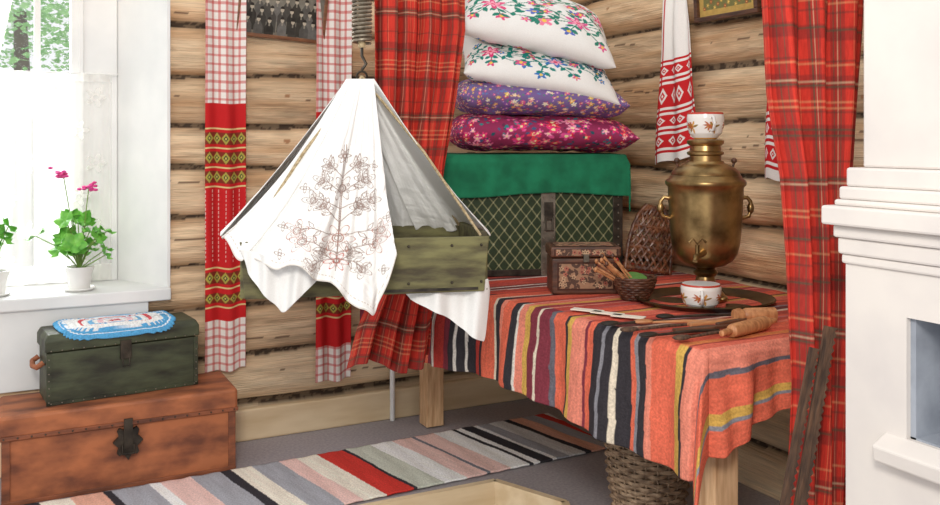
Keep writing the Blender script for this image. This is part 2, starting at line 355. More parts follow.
# ================================================================ FLOOR RUNNER
def stripes(C,S,lst,wob=0):
    s=0
    for w,c in lst:
        pt(C,(S+wob>=s)&(S+wob<s+w),c); s+=w
BK=(56,54,60);GY=(172,174,182);LG=(224,226,226);SAL=(234,180,158);PK=(242,206,198);RD=(212,62,54);CRm=(248,240,224);DG=(124,124,134);WT=(252,252,248)
runl=[(.20,GY),(.12,SAL),(.10,BK),(.10,CRm),(.11,SAL),(.03,BK),(.13,GY),(.04,WT),(.11,PK),(.11,GY),(.04,BK),(.08,CRm),(.11,GY),(.07,PK),(.09,CRm),(.11,RD),(.015,BK),(.11,(206,210,196)),(.10,WT),(.09,PK),(.015,DG),(.09,PK),(.09,WT),(.02,BK),(.03,WT),(.06,BK),(.02,WT),(.06,GY),(.08,LG),(.03,BK),(.07,SAL),(.07,GY),(.05,RD),(.06,LG),(.04,BK),(.2,GY)]
shift=1.55-sum(w for w,c in runl[:15])-.055
def rpos(U,V):
    X=-.28+U*2.52; Y=2.998+V*.517+.10*np.clip(U-.25,0,1)+.003*np.sin(U*9); return X,Y,.008+.002*vn(U*60,V*12)+.001*np.sin(U*200)
def rcol(U,V):
    C=full(U,GY); S=U*2.52-shift+.10*V+.01; W=.0015*np.sin(V*9+S*7)
    stripes(C,S,runl,W); n=vn(S*160,V*6,3); C=C*(.98+.16*n)[...,None]; return C
gridm('rag_runner',1000,60,rpos,rcol,RAG,solid=.006,label='long handwoven rag runner with multicoloured cross stripes on grey floor',cat='rug')

# ================================================================ TABLE
TB=root('table','plain pine table standing against the log wall','table',(0,0,0))
TZ=.742
m=MB(); top=[(1.6,1.80),(1.44,3.03),(1.44,3.80),(2.42,3.80),(2.42,1.80)]
m.add([(x,y,TZ-.04) for x,y in top]+[(x,y,TZ) for x,y in top],[(4,3,2,1,0),(5,6,7,8,9)]+[(i,(i+1)%5,(i+1)%5+5,i+5) for i in range(5)])
m.obj('table_top',PINE,TB)
for x,y in((1.70,1.87),(1.69,3.70),(2.36,1.88),(2.36,3.72)):
    MB().bb((x-.042,y-.042,0.007),(x+.042,y+.042,TZ-.04)).obj('leg',PINEV,TB,bevel=.004)
MB().bb((1.66,1.9,TZ-.12),(1.69,3.68,TZ-.04)).obj('apron',PINE,TB)
MB().bb((1.7,1.86,TZ-.12),(2.32,1.885,TZ-.04)).obj('apron',PINE,TB)
BK=(54,50,54);GY=(138,136,142);RD=(184,64,56);CRm=(220,206,184);DG=(104,100,108);WT=(222,214,204);WN=(128,54,66);ORc=(222,108,82);YL=(208,166,84);PKO=(226,136,114)
clist=[(.22,WN),(.06,BK),(.10,ORc),(.05,BK),(.08,RD),(.04,YL),(.06,BK),(.08,ORc),(.05,WN),(.04,BK),(.02,WT),(.06,RD),(.05,WN),(.03,BK),(.012,WT),(.03,BK),(.010,WT),(.045,BK),(.03,RD),(.015,BK),
 (.06,ORc),(.012,CRm),(.03,BK),(.02,PKO),(.045,ORc),(.03,BK),(.009,WT),(.03,PKO),(.025,YL),(.035,WN),(.010,CRm),(.045,WN),(.020,DG),(.055,ORc),(.012,BK),(.02,YL),(.060,PKO),(.012,WN),(.025,ORc),(.040,BK),(.015,GY),(.03,BK),(.018,CRm),(.045,BK),(.016,ORc),(.015,GY),(.03,BK),(.02,PKO),(.09,ORc),(.03,YL),(.012,BK),(.09,PKO),(.016,DG),(.09,ORc),(.03,YL),(.012,GY),(.07,ORc),(.02,DG),(.2,ORc)]
YFAR=3.82; LT=YFAR-1.79
EX=.27; FD=.30
def tpos(U,V):
    s=U*(LT+EX); y=YFAR-s
    yc=np.maximum(y,1.79); xf=np.where(yc<3.03,1.6-(yc-1.79)*(.16/1.24),1.44)-.012
    xb=2.43; W=xb-xf; t=V*(W+FD*(1+.10*np.sin(s*4)))
    b=np.maximum(t-W,0); x=np.where(b>0,xf,xb-t); a=np.maximum(1.79-y,0)*(1-.62*np.clip((xb-t-1.62)/.42,0,1))
    r=np.hypot(a,b)+1e-9
    edge=np.clip(b/.02,0,1); edga=np.clip(a/.02,0,1)
    z=TZ+.006+.004*vn(s*9,t*9)-r
    mn=np.minimum(a,b)
    fold=.014*np.sin(s*16)*np.clip(b/.15,0,1)+.009*np.sin(s*41+1)*np.clip(b/.2,0,1)+.020*(fbm(s*5,b*6,3)-.5)*np.clip(b/.1,0,1)
    fe=.018*np.sin(x*30+.5+a*6)*np.clip(a/.10,0,1)+.010*np.sin(x*71)*np.clip(a/.15,0,1)
    x=x-(b/r)*.014*edge-mn*.20-fold*(b>0)*(1-edga)-.02*np.clip(b/.3,0,1)
    yy=yc-(a/r)*.014*edga-mn*.20-(fe+.010*np.clip(a/.1,0,1))*(b<=0)
    return x,yy,z
def tcol(U,V):
    s=U*(LT+EX); C=full(U,ORc); wob=.003*np.sin(V*11)+.0015*np.sin(V*31+s*3)
    stripes(C,s-.0,clist,wob)
    y=YFAR-s; yc=np.maximum(y,1.79); W=2.43-np.where(yc<3.03,1.6-(yc-1.79)*(.16/1.24),1.44); t=V*(W+FD)
    topm=(t<W-.015)&(y>1.79); keep_=(np.mod(np.floor(s/.062),3)==0); warm=topm&~keep_; pt(C,warm,(212,88,68),.62); pt(C,topm&keep_,(212,88,68),.2)
    n=vn(s*170,V*30,7); n2=fbm(s*60,V*120,17); return C*(.78+.26*n+.18*n2)[...,None]
gridm('striped_tablecloth',760,240,tpos,tcol,RAG,solid=.005,label='handwoven coral, black and mustard striped rag cloth draped over the table',cat='tablecloth')
TT=TZ+.012

# ================================================================ CHEST WITH LATTICE + BEDDING
ra=math.radians(-17.5)
cc=Vector(P(.245,3.56)); away=Vector((-math.sin(ra),math.cos(ra),0)); cc2=cc+away*.2
K=root('storage_chest','dark green chest with riveted metal diamond lattice, on the table','chest',(cc2.x,cc2.y,TT),ra)
MB().bb((-.37,-.195,0),(.37,.195,.29)).obj('body',DGREEN,K,bevel=.006)
MB().bb((-.375,-.2,.292),(.375,.2,.355)).obj('lid',DGREEN,K,bevel=.01)
def latcol(w,h):
    def f(U,V):
        X=U*w; Z=V*h; C=full(U,(50,62,42)); C*=(.8+.4*fbm(X*40,Z*40))[...,None]
        p=.044; a=np.mod(X+Z*.8,p); b=np.mod(X-Z*.8,p)
        pt(C,(a<.006)|(b<.006),(122,124,90)); pt(C,(np.abs(a-.003)<.005)&(np.abs(b-.003)<.005),(158,156,124))
        return C
    return f
for x0,x1 in((-.335,.038),(.092,.332)):
    w=x1-x0; gridm('lattice_panel',200,150,lambda U,V:(x0+U*w,-.2015,.015+V*.335),latcol(w,.335),PAINT,K)
MB().bb((-.372,-.207,0),(-.335,-.196,.352)).obj('iron_strap',IRON,K,bevel=.002)
MB().bb((.036,-.209,0),(.094,-.196,.352)).obj('iron_strap',RIVET,K,bevel=.002)
MB().bb((.332,-.207,0),(.373,-.196,.352)).obj('iron_strap',IRON,K,bevel=.002)
MB().bb((-.372,-.206,0),(.372,-.197,.026)).obj('iron_strap',IRON,K,bevel=.002)
rivets(K,[(x,-.209,.02+.032*i) for x in(-.355,.045,.085,.353) for i in range(10)],.004)
MB().bb((.048,-.222,.22),(.082,-.206,.29)).tube([(.052,-.22,.23),(.052,-.225,.18),(.078,-.225,.18),(.078,-.22,.23)],.004).obj('lock',IRON,K,bevel=.003)
bz=TT+.357
def local(dx,dy,z): 
    v=Matrix.Rotation(ra,3,'Z')@Vector((dx,dy,0)); return (cc2.x+v.x,cc2.y+v.y,z)
def drape(name,w,d,th,over,z,mt,label,dx,sd):
    W2=w/2+over; D2=d/2+over
    def pos(U,V):
        X=(2*U-1)*W2; Y=(2*V-1)*D2; ax=np.maximum(np.abs(X)-w/2,0); ay=np.maximum(np.abs(Y)-d/2,0)
        r=np.hypot(ax,ay); x=np.clip(X,-w/2,w/2)+np.sign(X)*.012*np.clip(ax/.02,0,1); y=np.clip(Y,-d/2,d/2)+np.sign(Y)*.012*np.clip(ay/.02,0,1)
        wv=.006*np.sin(X*23+sd)*np.clip(ay/.05,0,1)+.003*np.sin(X*51+sd)*np.clip(ay/.08,0,1)
        return x,y-np.abs(wv)*np.where(Y<0,1,-1),th-r*(1+.06*np.sin(X*9+sd))+.006*(fbm(X*9,Y*9,sd)-.5)-.008*np.clip(r/.01,0,1)
    return gridm(name,160,110,pos,(0,0,0),mt,loc=local(dx,0,z),rot=(0,0,ra),solid=.006,label=label,cat='blanket')
drape('folded_blanket',.76,.40,.012,.012,bz+.0,PINKBL,'thin pink wool blanket spread on the lattice chest',.0,1)
drape('folded_blanket',.77,.41,.120,.150,bz+.0,GFELT,'bright green felt cloth draped over the lattice chest',.0,4)
def prints(bg,cols,leafc,n,seed,w,d,rad=.028):
    rs=random.Random(seed); fl=[(rs.uniform(-w/2,w/2),rs.uniform(-d/2,d/2),rs.uniform(.6,1.2)*rad,rs.choice(cols),rs.uniform(0,6)) for _ in range(n)]
    lf=[(rs.uniform(-w/2,w/2),rs.uniform(-d/2,d/2),rs.uniform(.7,1.3)*rad,rs.uniform(0,6.28),rs.choice(leafc)) for _ in range(n*2)]
    def f(U,V):
        X=(U-.5)*w;Y=(V-.5)*d; C=full(U,bg)
        for x,y,L,a,c in lf: leaf(C,X,Y,x,y,L,a,c,.6)
        for x,y,r,c,p in fl: flower(C,X,Y,x,y,r,c,(244,226,170),5,p)
        return C
    return f
def embro(motifs,w,d):
    def f(U,V):
        X=(U-.5)*w;Y=(V-.5)*d; C=full(U,(236,234,230))
        for mi,(mx,my,s,c1,c2,c3) in enumerate(motifs):
            rs=random.Random(mi+3)
            for k in range(9):
                a=k*.698+mx*9; q_=rs.uniform(1.0,1.8); x2=mx+s*1.3*math.cos(a)*q_; y2=my+s*.7*math.sin(a)*q_
                line(C,X,Y,[(mx,my),((mx+x2)/2+rs.uniform(-.02,.02),(my+y2)/2+rs.uniform(-.01,.01)),(x2,y2)],.0022,c3)
                flower(C,X,Y,x2,y2,s*rs.uniform(.16,.30),c2 if k%2 else c1,(240,200,90),5,a)
                for q in(.45,.8): leaf(C,X,Y,mx+(x2-mx)*q,my+(y2-my)*q,s*.36,a+1.0,c3,.5); leaf(C,X,Y,mx+(x2-mx)*q,my+(y2-my)*q,s*.34,a-1.0,c3,.5)
            flower(C,X,Y,mx,my,s*.5,c1,(250,220,210),6,.4); flower(C,X,Y,mx,my,s*.3,(250,170,190),(230,70,110),6,.4)
        return C
    return f
TH=np.linspace(-math.pi/2,math.pi/2,400)
def pillow(label,w,d,h,X,Y,z,tilt,roll,colf,seed,yaw=0,nn=(330,170),pinch=.03,sagr=0,eu=4,ev=2):
    M=Matrix.Translation(Vector(P(X,Y,z)))@Matrix.Rotation(ra+math.radians(yaw),4,'Z')@Matrix.Rotation(math.radians(roll),4,'Y')@Matrix.Rotation(math.radians(tilt),4,'X')
    ds=np.hypot(d/2*np.cos(TH),h/2*np.sin(TH)); S=np.concatenate([[0],np.cumsum((ds[1:]+ds[:-1])/2*(TH[1]-TH[0]))]); S/=S[-1]
    def pos(U,V,sd):
        th=np.interp(V,S,TH); tu=(U-.5)*np.pi; u=np.sin(tu)*.93+(2*U-1)*.07; v=np.sin(th)
        x=w/2*u*(1-pinch*(1-v*v)); y=d/2*v*(1-pinch*(1-u*u))*(1-.03*u**8)
        e=(np.clip(1-np.abs(v)**ev,0,1)**.5)*(np.clip(1-np.abs(u)**eu,0,1)**.5)
        wr=.022*(fbm(u*2.5+seed,v*2.5,seed)-.5)+.012*np.sin(np.arctan2(v,u)*11+seed)*(u*u*v*v)**.7+.007*np.sin(u*17+v*6+seed)*np.abs(u)
        return x,y,sd*(h/2+wr)*e-sagr*np.abs(u)**3*(.6+.4*np.sign(u))+.012*(fbm(u*1.7+seed*3,v*1.5,seed+8)-.5)
    o=gridm('pillow',nn[0],nn[1],pos,colf,CLOTH,two=True,label=label,cat='pillow',group='pillow stack')
    o.matrix_world=M; return o
pillow('magenta-red floral print pillow with teal leaves at stack bottom',.745,.44,.152,.275,3.73,1.322,1,1,prints((150,50,90),[(232,60,120),(248,160,190),(210,40,70),(226,80,150),(244,110,140),(236,70,90)],[(50,130,136),(70,90,130),(226,90,150),(40,80,96),(110,50,80)],340,2,.78,.48,.018),1,sagr=.014,eu=7,ev=2.4,pinch=.02)
pillow('purple and yellow floral print pillow in the stack',.69,.42,.152,.265,3.71,1.460,2,2,prints((122,98,150),[(206,66,106),(240,176,90),(150,90,186),(226,96,150),(246,216,180),(230,190,80),(240,236,220)],[(90,130,186),(224,196,96),(110,70,150),(80,140,110)],760,5,.73,.46,.0085),2,sagr=.018,eu=6,ev=2.4,pinch=.02)
pillow('white pillow embroidered with pink flowers, teal leaves',.635,.46,.175,.275,3.70,1.600,25,8,embro([(-.17,-.13,.085,(222,60,120),(60,120,190),(30,130,120)),(.03,-.15,.075,(60,120,190),(222,90,140),(30,130,120)),(.19,-.10,.075,(60,110,130),(222,90,140),(50,110,130)),(-.06,.02,.07,(222,80,130),(222,80,130),(40,130,100))],.66,.54),3,yaw=-2,sagr=.035,eu=5,pinch=.05)
pillow('white pillow with large pink embroidered roses on the stack',.645,.50,.19,.27,3.72,1.778,28,11,embro([(-.15,-.12,.10,(228,80,130),(240,130,160),(40,130,110)),(.11,-.13,.09,(224,90,150),(90,110,190),(50,130,110)),(.0,.06,.09,(228,80,130),(222,80,130),(40,130,100)),(.22,.02,.08,(228,80,130),(222,80,130),(40,130,100))],.66,.58),4,yaw=-4,sagr=.035,eu=5,pinch=.05)

# ================================================================ CURTAINS
def plaid(X,Y):
    C=full(X,(204,58,46)); p=.125
    for A in(X,Y):
        a=np.mod(A,p)
        pt(C,(a<.036),(86,44,44),.42); pt(C,(a>.008)&(a<.011),(60,84,66),.65); pt(C,(a>.017)&(a<.019),(214,196,160),.5)
        pt(C,(a>.025)&(a<.028),(60,84,66),.65)
        for q in(.062,.078,.094): pt(C,(a>q)&(a<q+.0018),(228,170,120),.4)
        pt(C,(a>.069)&(a<.073),(70,56,50),.5)
    C*=(.86+.25*vn(X*300,Y*60))[...,None]
    return C
def curtain(label,y0,prof,z0,z1,nf,amp,FW,hemwave=0.0,sd=0):
    zs=[p[0] for p in prof]; L=[p[1] for p in prof]; R=[p[2] for p in prof]
    def pos(U,V):
        Z=z0+V*(z1-z0); l=np.interp(Z,zs,L); r=np.interp(Z,zs,R)
        w_=U+.10*(vn(U*3+0*V,V*2,sd)-.5); ph=.7*np.sin(V*3.3+sd); f=np.sin(w_*nf*2*np.pi+ph)+.4*np.sin(w_*nf*3.7*np.pi+2+V*4)+.9*(fbm(U*5,V*3,sd+2)-.5)
        u2=U+.012*np.cos(U*nf*2*np.pi+ph)
        Z=Z+hemwave*(1-V)**6*np.sin(U*7)
        return l+(r-l)*u2,y0+amp*f*(.6+.4*(1-V)),Z
    g=root('curtain',label,'curtain')
    gridm('curtain_panel',360,460,pos,lambda U,V:plaid(U*FW+.04,V*(z1-z0)),CLOTH,g,solid=.003)
    MB().tube([(L[-1]-.12,y0,z1+.012),(R[-1]+.12,y0,z1+.012)],.014).obj('curtain_rod',PINE,g,smooth=True)
curtain('red plaid curtain hanging behind the cradle',3.0,[(.48,1.05,1.37),(.62,1.09,1.385),(.75,1.15,1.395),(1.0,1.17,1.40),(1.2,1.15,1.43),(1.45,1.145,1.48),(1.7,1.14,1.52),(2.3,1.14,1.52)],.48,2.3,4.5,.030,1.05,hemwave=.03,sd=2)
curtain('red plaid curtain hanging beside the white fireplace',1.6,[(.04,1.68,1.88),(.45,1.70,1.885),(.7,1.71,1.89),(1.0,1.695,1.90),(1.2,1.675,1.91),(1.4,1.635,1.94),(1.63,1.61,1.965),(2.3,1.59,1.98)],.04,2.3,3.5,.032,.85,sd=7)

# ================================================================ TOWELS
def mk_towelA(rend):
  def towelA(U,V):
    C=full(U,(236,230,222)); Z=(1-V)
    st=np.mod(U*6,1); pt(C,(st<.34),(196,56,50),.6); pt(C,np.mod(Z*44,1)<.3,(196,50,46),.6)
    r=(Z>.31)&(Z<rend); pt(C,r,(196,36,38))
    pt(C,r&(Z>.53)&(Z<.72)&(np.mod(U*6,1)<.12)&(np.mod(Z*90,1)<.6),(232,200,190),.7)
    for z0,z1 in((.385,.415),(.435,.465),(.485,.515),(.745,.775),(.80,.825)):
        q=(Z>z0)&(Z<z1); pt(C,q,(128,52,36)); a=np.abs(np.mod(U*5,1)-.5)+np.abs((Z-(z0+z1)/2)/(z1-z0))
        pt(C,q&(a<.5),(170,158,72)); pt(C,q&(a<.26),(58,72,50)); pt(C,q&(a<.12),(214,190,100))
    for z in(.375,.425,.475,.525,.735,.785,.835): pt(C,(np.abs(Z-z)<.0025),(222,200,140))
    return C
  return towelA
def towelB(U,V):
    C=full(U,(240,236,230)); Z=(1-V)
    pt(C,np.abs(U-.08)<.02,(190,40,40)); pt(C,np.abs(U-.92)<.02,(190,40,40))
    for z0,z1 in((.50,.56),(.60,.72),(.76,.82),(.86,.93)):
        q=(Z>z0)&(Z<z1); a=np.abs(np.mod(U*4,1)-.5)+np.abs(np.mod((Z-z0)/(z1-z0)*1.0,1)-.5)
        pt(C,q,(204,40,44)); pt(C,q&(a<.36)&(a>.2),(238,232,226)); pt(C,q&(a<.08),(238,232,226))
    for z in(.48,.58,.74,.84,.95): pt(C,np.abs(Z-z)<.006,(196,36,40))
    return C
def towel(label,colf,A,B,z0,z1,nrm,folds=3,taper=.0,amp=.012,skew=0):
    A=np.array(A);B=np.array(B);N=np.array(nrm)
    def pos(U,V):
        c=.5+(U-.5)*(1-taper*(V)); d=amp*np.sin(U*folds*2*np.pi+V*1.5)+.004*np.sin(V*9+U*5)
        return A[0]+(B[0]-A[0])*c+N[0]*d, A[1]+(B[1]-A[1])*c+N[1]*d, z0+V*(z1-z0)+.006*np.sin(U*8)*(1-V)+skew*(U-.5)*(1-V)
    return gridm('embroidered_towel',120,520,pos,colf,CLOTH,solid=.003,label=label,cat='towel')
YT=YB-.088
towel('red and white patterned towel with olive ornament bands on log wall',mk_towelA(.87),(.722,YT),(.892,YT),.315,1.95,(0,-1),2,amp=.010)
towel('red and white patterned towel draped beside the old photograph',mk_towelA(.91),(1.20,YT),(1.365,YT),.215,1.95,(0,-1),2,amp=.012)
towel('white towel with red geometric embroidery hung on log wall',towelB,(XR-.086,3.02),(XR-.086,2.75),1.21,2.0,(-1,0),2,taper=.6,skew=.05,amp=.010)
towel('white towel with red embroidered end half hidden by curtain',towelB,(XR-.086,2.40),(XR-.086,2.29),1.15,2.0,(-1,0),1,taper=.8,amp=.009)
def photo(U,V):
    X=U*.38; Z=V*.27; C=full(U,(128,122,110)); C=C*(.6+.7*fbm(X*18,Z*18))[...,None]; pt(C,Z<.02,(112,104,90),.7)
    rs=random.Random(3)
    for row,(z,n,h) in enumerate(((.150,8,.09),(.108,8,.10),(.062,7,.075))):
        for i in range(n):
            x=.03+.02*(row%2)+i*.31/(n-1)+rs.uniform(-.006,.006); zz=z+rs.uniform(-.006,.006); g=rs.choice((44,52,60,72,88,110))
            sh=.021*np.clip(.35+(zz-.008-Z)/.022*.65,.35,1)
            pt(C,(np.abs(X-x)<sh)&(Z<zz-.008)&(Z>zz-h),(g,g-3,g-8),.92)
            pt(C,(np.abs(X-x)<.0035)&(Z<zz-.009)&(Z>zz-.024),(150,142,128),.8)
            pt(C,np.hypot(X-x,(Z-zz)*.78)<.0085,(186,174,154)); pt(C,(np.hypot(X-x,(Z-zz-.004)*.8)<.0092)&(Z>zz+.003),(48,43,38))
    C=C*(.85+.3*fbm(X*60,Z*60,4))[...,None]
    return C
def frame(name,label,w,h,fw,loc,rot,colf,fm,d=.02):
    g=root(name,label,'picture',loc); g.rotation_euler=rot
    gridm('picture_print',300,220,lambda U,V:((U-.5)*w,-.004,V*h),colf,PAINT,g)
    m=MB().bb((-w/2-fw,-d,-fw),(w/2+fw,.006,0)).bb((-w/2-fw,-d,h),(w/2+fw,.006,h+fw)).bb((-w/2-fw,-d,0),(-w/2,.006,h)).bb((w/2,-d,0),(w/2+fw,.006,h))
    m.bb((-w/2,-.002,0),(w/2,.004,h)); m.obj('picture_frame',fm,g,bevel=.003)
frame('framed_photograph','old black and white group photograph in brown wooden frame',.36,.27,.016,(1.05,YB-.070,1.745),(math.radians(6),math.radians(3.5),0),photo,FRAMEW,.008)
def icon(U,V):
    C=full(U,(190,156,86)); X=U*.32;Z=V*.3; pt(C,(np.abs(U-.5)<.42)&(np.abs(V-.5)<.42),(120,116,70)); 
    for i in range(14): flower(C,X,Z,.03+.02*i,.03+.012*(i%3),.009,(210,170,90) if i%2 else (176,70,56))
    pt(C,(np.hypot((U-.5)*1.1,V-.6)<.22),(206,160,100)); return C
frame('framed_icon','small framed picture with gilded ornamental ground',.30,.30,.018,(XR-.085,2.59,1.77),(math.radians(4),0,math.radians(-90)),icon,DKWOOD)

# ================================================================ CRADLE
ang=math.radians(12-27)
cx,cy,_=P(-.34,2.83)
CR=root('cradle','hanging green-painted wooden cradle box on hemp cords','cradle',(cx,cy,.835),ang)
hl,hw,hh=.365,.19,.165
for sy in(-1,1):
    y=sy*hw
    MB().add([(-hl+.015,y-.009,0),(hl-.015,y-.009,0),(hl,y-.009,hh),(-hl,y-.009,hh),(-hl+.015,y+.009,0),(hl-.015,y+.009,0),(hl,y+.009,hh),(-hl,y+.009,hh)],[(0,1,2,3),(7,6,5,4),(0,4,5,1),(1,5,6,2),(2,6,7,3),(3,7,4,0)]).obj('side_board',CRGREEN,CR,bevel=.003)
for sx in(-1,1):
    x=sx*(hl-.01)
    MB().bb((x-.009,-hw+.009,0),(x+.009,hw-.009,hh+.012)).obj('end_board',CRGREEN,CR,bevel=.003)
MB().bb((-hl+.02,-hw+.009,0),(hl-.02,hw-.009,.014)).obj('bottom_board',CRGREEN,CR)
rivets(CR,[(x,-hw-.01,z) for x in(-.25,0,.12,.25,.34) for z in(.03,.14)],.0045,IRON,'nail')
MB().bb((.04,-hw-.012,.006),(.33,-hw-.008,.014)).obj('nail_strip',IRON,CR)
hz=.655
for sx in(-1,1):
    for sy in(-1,1):
        MB().tube([(0,0,hz),(sx*hl*.5,sy*hw*.5,hz*.5+.09),(sx*(hl-.02),sy*(hw-.02),hh)],.0045,6).obj('cord',ROPE,CR,smooth=True)
MB().tube([(.016*math.cos(a),0,hz+.016*math.sin(a)) for a in [i*math.pi/6 for i in range(12)]],.004,6,closed=True).obj('ring',IRON,CR,smooth=True)
SP=root('suspension_spring','coiled iron spring with hook holding up the cradle','spring',(cx,cy,.835+hz+.02))
MB().tube([(.0,0,0),(.014,0,.02),(.0,0,.045),(0,0,.085)],.005,6).obj('hook',IRON,SP,smooth=True)
pts=[(.028*math.cos(t),.028*math.sin(t),.085+.0125*t/(2*math.pi)) for t in [i*2*math.pi/14 for i in range(14*44)]]
MB().tube(pts,.005,6).obj('coil',SPRG,SP,smooth=True)
MB().tube([(0,0,.07),(0,0,.85)],.012,8).obj('rod',ROPE,SP,smooth=True)

def catm(pts,U,smooth=True):
    t=[p[0] for p in pts]
    if smooth and len(pts)>2:
        tt=np.linspace(0,1,201); res=[]
        for k in(1,2,3):
            v=np.interp(tt,t,[p[k] for p in pts]); v2=np.convolve(np.pad(v,4,mode='edge'),np.ones(9)/9,'valid'); res.append(np.interp(U,tt,v2))
        return res
    return [np.interp(U,t,[p[k] for p in pts]) for k in(1,2,3)]
SH=root('bed_sheet','white sheet with grey-brown floral embroidery draped over hanging cradle','sheet')
def ruled(topp,hem,sag,fold,nf,sd=0,tear=1):
    def pos(U,V):
        a=catm(topp,U);b=catm(hem,U)
        X=a[0]+(b[0]-a[0])*V; Y=a[1]+(b[1]-a[1])*V; Z=a[2]+(b[2]-a[2])*V
        Z=Z-sag*np.sin(V*np.pi)
        k=fold*(np.sin(U*nf*2*np.pi+.6+.8*V)*V**.8+.6*np.sin(U*nf*4.7*np.pi+1+V*1.5)*V**1.3+.35*np.sin(U*nf*9.1*np.pi+V*2)*V**.6)
        k=k+tear*(.046*(fbm(U*4+V*1.5,V*3,sd)-.5)*V*(1.15-V*.3)+.018*(fbm(U*12,V*5+U*4,sd+4)-.5)*V+.012*(fbm(U*6-V*9,V*14,sd+6)-.5)*V)
        Y=Y-k; X=X+.35*k
        Z=Z+.010*np.sin(U*nf*4*np.pi)*V**6*tear
        x,y,_=P(X,Y); return x,y,Z
    return pos
hemF=[(0,-.722,2.60,1.013),(.12,-.66,2.53,.965),(.25,-.60,2.49,.95),(.42,-.49,2.455,.945),(.5,-.444,2.45,.93),(.62,-.39,2.465,.895),(.75,-.33,2.48,.85),(.88,-.265,2.49,.79),(.94,-.235,2.51,.87),(1,-.200,2.545,.977)]
def emb(U,V):
    C=full(U,(236,235,232))
    a=catm([(0,-.385,2.8,1.48),(1,-.30,2.8,1.48)],U); b=catm(hemF,U)
    X=a[0]+(b[0]-a[0])*V; Z=a[2]+(b[2]-a[2])*V
    br=(150,130,122); rd=(172,120,108); w=.00115
    ax0=-.372; XX=np.abs(X-ax0)
    line(C,XX,Z,[(0,.93),(.003,1.31)],w,br)
    sprays=[(.955,.055,.95,.032),(.99,.105,.35,.040),(1.045,.120,.15,.036),(1.09,.070,.75,.028),(1.13,.085,.30,.032),(1.175,.070,.55,.030),(1.22,.055,.7,.024),(.97,.07,-.35,.028)]
    for z0,L,an,fr in sprays:
        pts_=[(L*t*math.cos(an)+.012*math.sin(t*3.1),z0+L*t*math.sin(an)+.014*math.sin(t*3.1)) for t in np.linspace(0,1,7)]
        line(C,XX,Z,pts_,w,br); ex_,ez_=pts_[-1]
        flower(C,XX,Z,ex_,ez_,fr,br if fr<.035 else rd,n=5,ph=z0*20,outline=True,w=w); flower(C,XX,Z,ex_,ez_,fr*.6,br,n=5,ph=z0*20,outline=True,w=w*.8)
        for q in(2,3,4,5):
            x1,z1=pts_[q]; aa=an+(1 if q%2 else -1)*.85; ll=.028
            p1=(x1+ll*.5*math.cos(aa+.4),z1+ll*.5*math.sin(aa+.4)); p2=(x1+ll*.5*math.cos(aa-.4),z1+ll*.5*math.sin(aa-.4)); p3=(x1+ll*math.cos(aa),z1+ll*math.sin(aa))
            line(C,XX,Z,[(x1,z1),p1,p3,p2,(x1,z1)],w*.8,br)
    for z0,r,c in((1.04,.046,rd),(1.19,.036,br),(.965,.030,(182,86,74)),(1.28,.020,br)):
        flower(C,XX,Z,0,z0,r,c,n=6,outline=True,w=w*1.2); flower(C,XX,Z,0,z0,r*.62,br,n=6,ph=.5,outline=True,w=w)
    for mx,mz in((-.53,1.07),(-.235,1.10),(-.53,.99),(-.24,.94),(-.48,1.19),(-.29,1.25)): flower(C,X,Z,mx,mz,.014,br,n=4,outline=True,w=w)
    d=(1-V); pt(C,(np.abs(d-.035)<.0025)&(np.mod(U*60,1)<.6),(206,198,190)); pt(C,d<.008,(214,208,200))
    return C
gridm('sheet_front',460,460,ruled([(0,-.385,2.8,1.48),(1,-.30,2.8,1.48)],hemF,.042,.017,2.5,3),emb,CLOTH,SH,solid=.002)
gridm('sheet_side_panel',200,200,ruled([(0,-.350,2.82,1.475),(1,-.298,2.79,1.48)],[(0,-.19,3.06,.985),(.25,-.08,3.08,.985),(.5,-.005,3.07,.985),(.7,.035,2.95,.99),(.88,.052,2.84,1.0),(1,.062,2.76,1.0)],.026,.010,1.3,11,.7),(238,237,234),CLOTH,SH,solid=.002)
gridm('sheet_back',120,160,ruled([(0,-.37,2.83,1.48),(1,-.335,2.82,1.48)],[(0,-.40,3.03,.985),(.5,-.28,3.055,.985),(1,-.16,3.07,.985)],.020,.006,1.2,8,.5),(236,235,233),CLOTH,SH,solid=.002)
gridm('sheet_left',80,80,ruled([(0,-.385,2.82,1.48),(1,-.36,2.83,1.48)],[(0,-.722,2.60,1.013),(.5,-.74,2.72,1.0),(1,-.70,2.86,1.01)],.01,.01,1.5,5),(232,231,228),CLOTH,SH,solid=.002)
def drop(top,bot,nf=2,amp=.012):
    def pos(U,V):
        a=catm(top,U);b=catm(bot,U); X=a[0]+(b[0]-a[0])*V;Y=a[1]+(b[1]-a[1])*V+amp*np.sin(U*nf*6.28+V*2)+.4*amp*np.sin(U*nf*15+V*3);Z=a[2]+(b[2]-a[2])*V
        x,y,_=P(X,Y); return x,y,Z
    return pos
gridm('sheet_corner',70,50,drop([(0,-.64,2.50,.985),(1,-.43,2.49,.95)],[(0,-.62,2.50,.92),(.45,-.525,2.50,.81),(.55,-.515,2.50,.81),(1,-.425,2.49,.90)]),(234,233,230),CLOTH,SH,solid=.002)
gridm('sheet_corner',110,80,drop([(0,-.20,2.70,.833),(1,.055,2.73,.87)],[(0,-.18,2.70,.81),(.35,-.08,2.7,.765),(.7,.0,2.72,.70),(.9,.045,2.74,.675),(1,.062,2.75,.84)],1.8,.014),(236,235,232),CLOTH,SH,solid=.002)

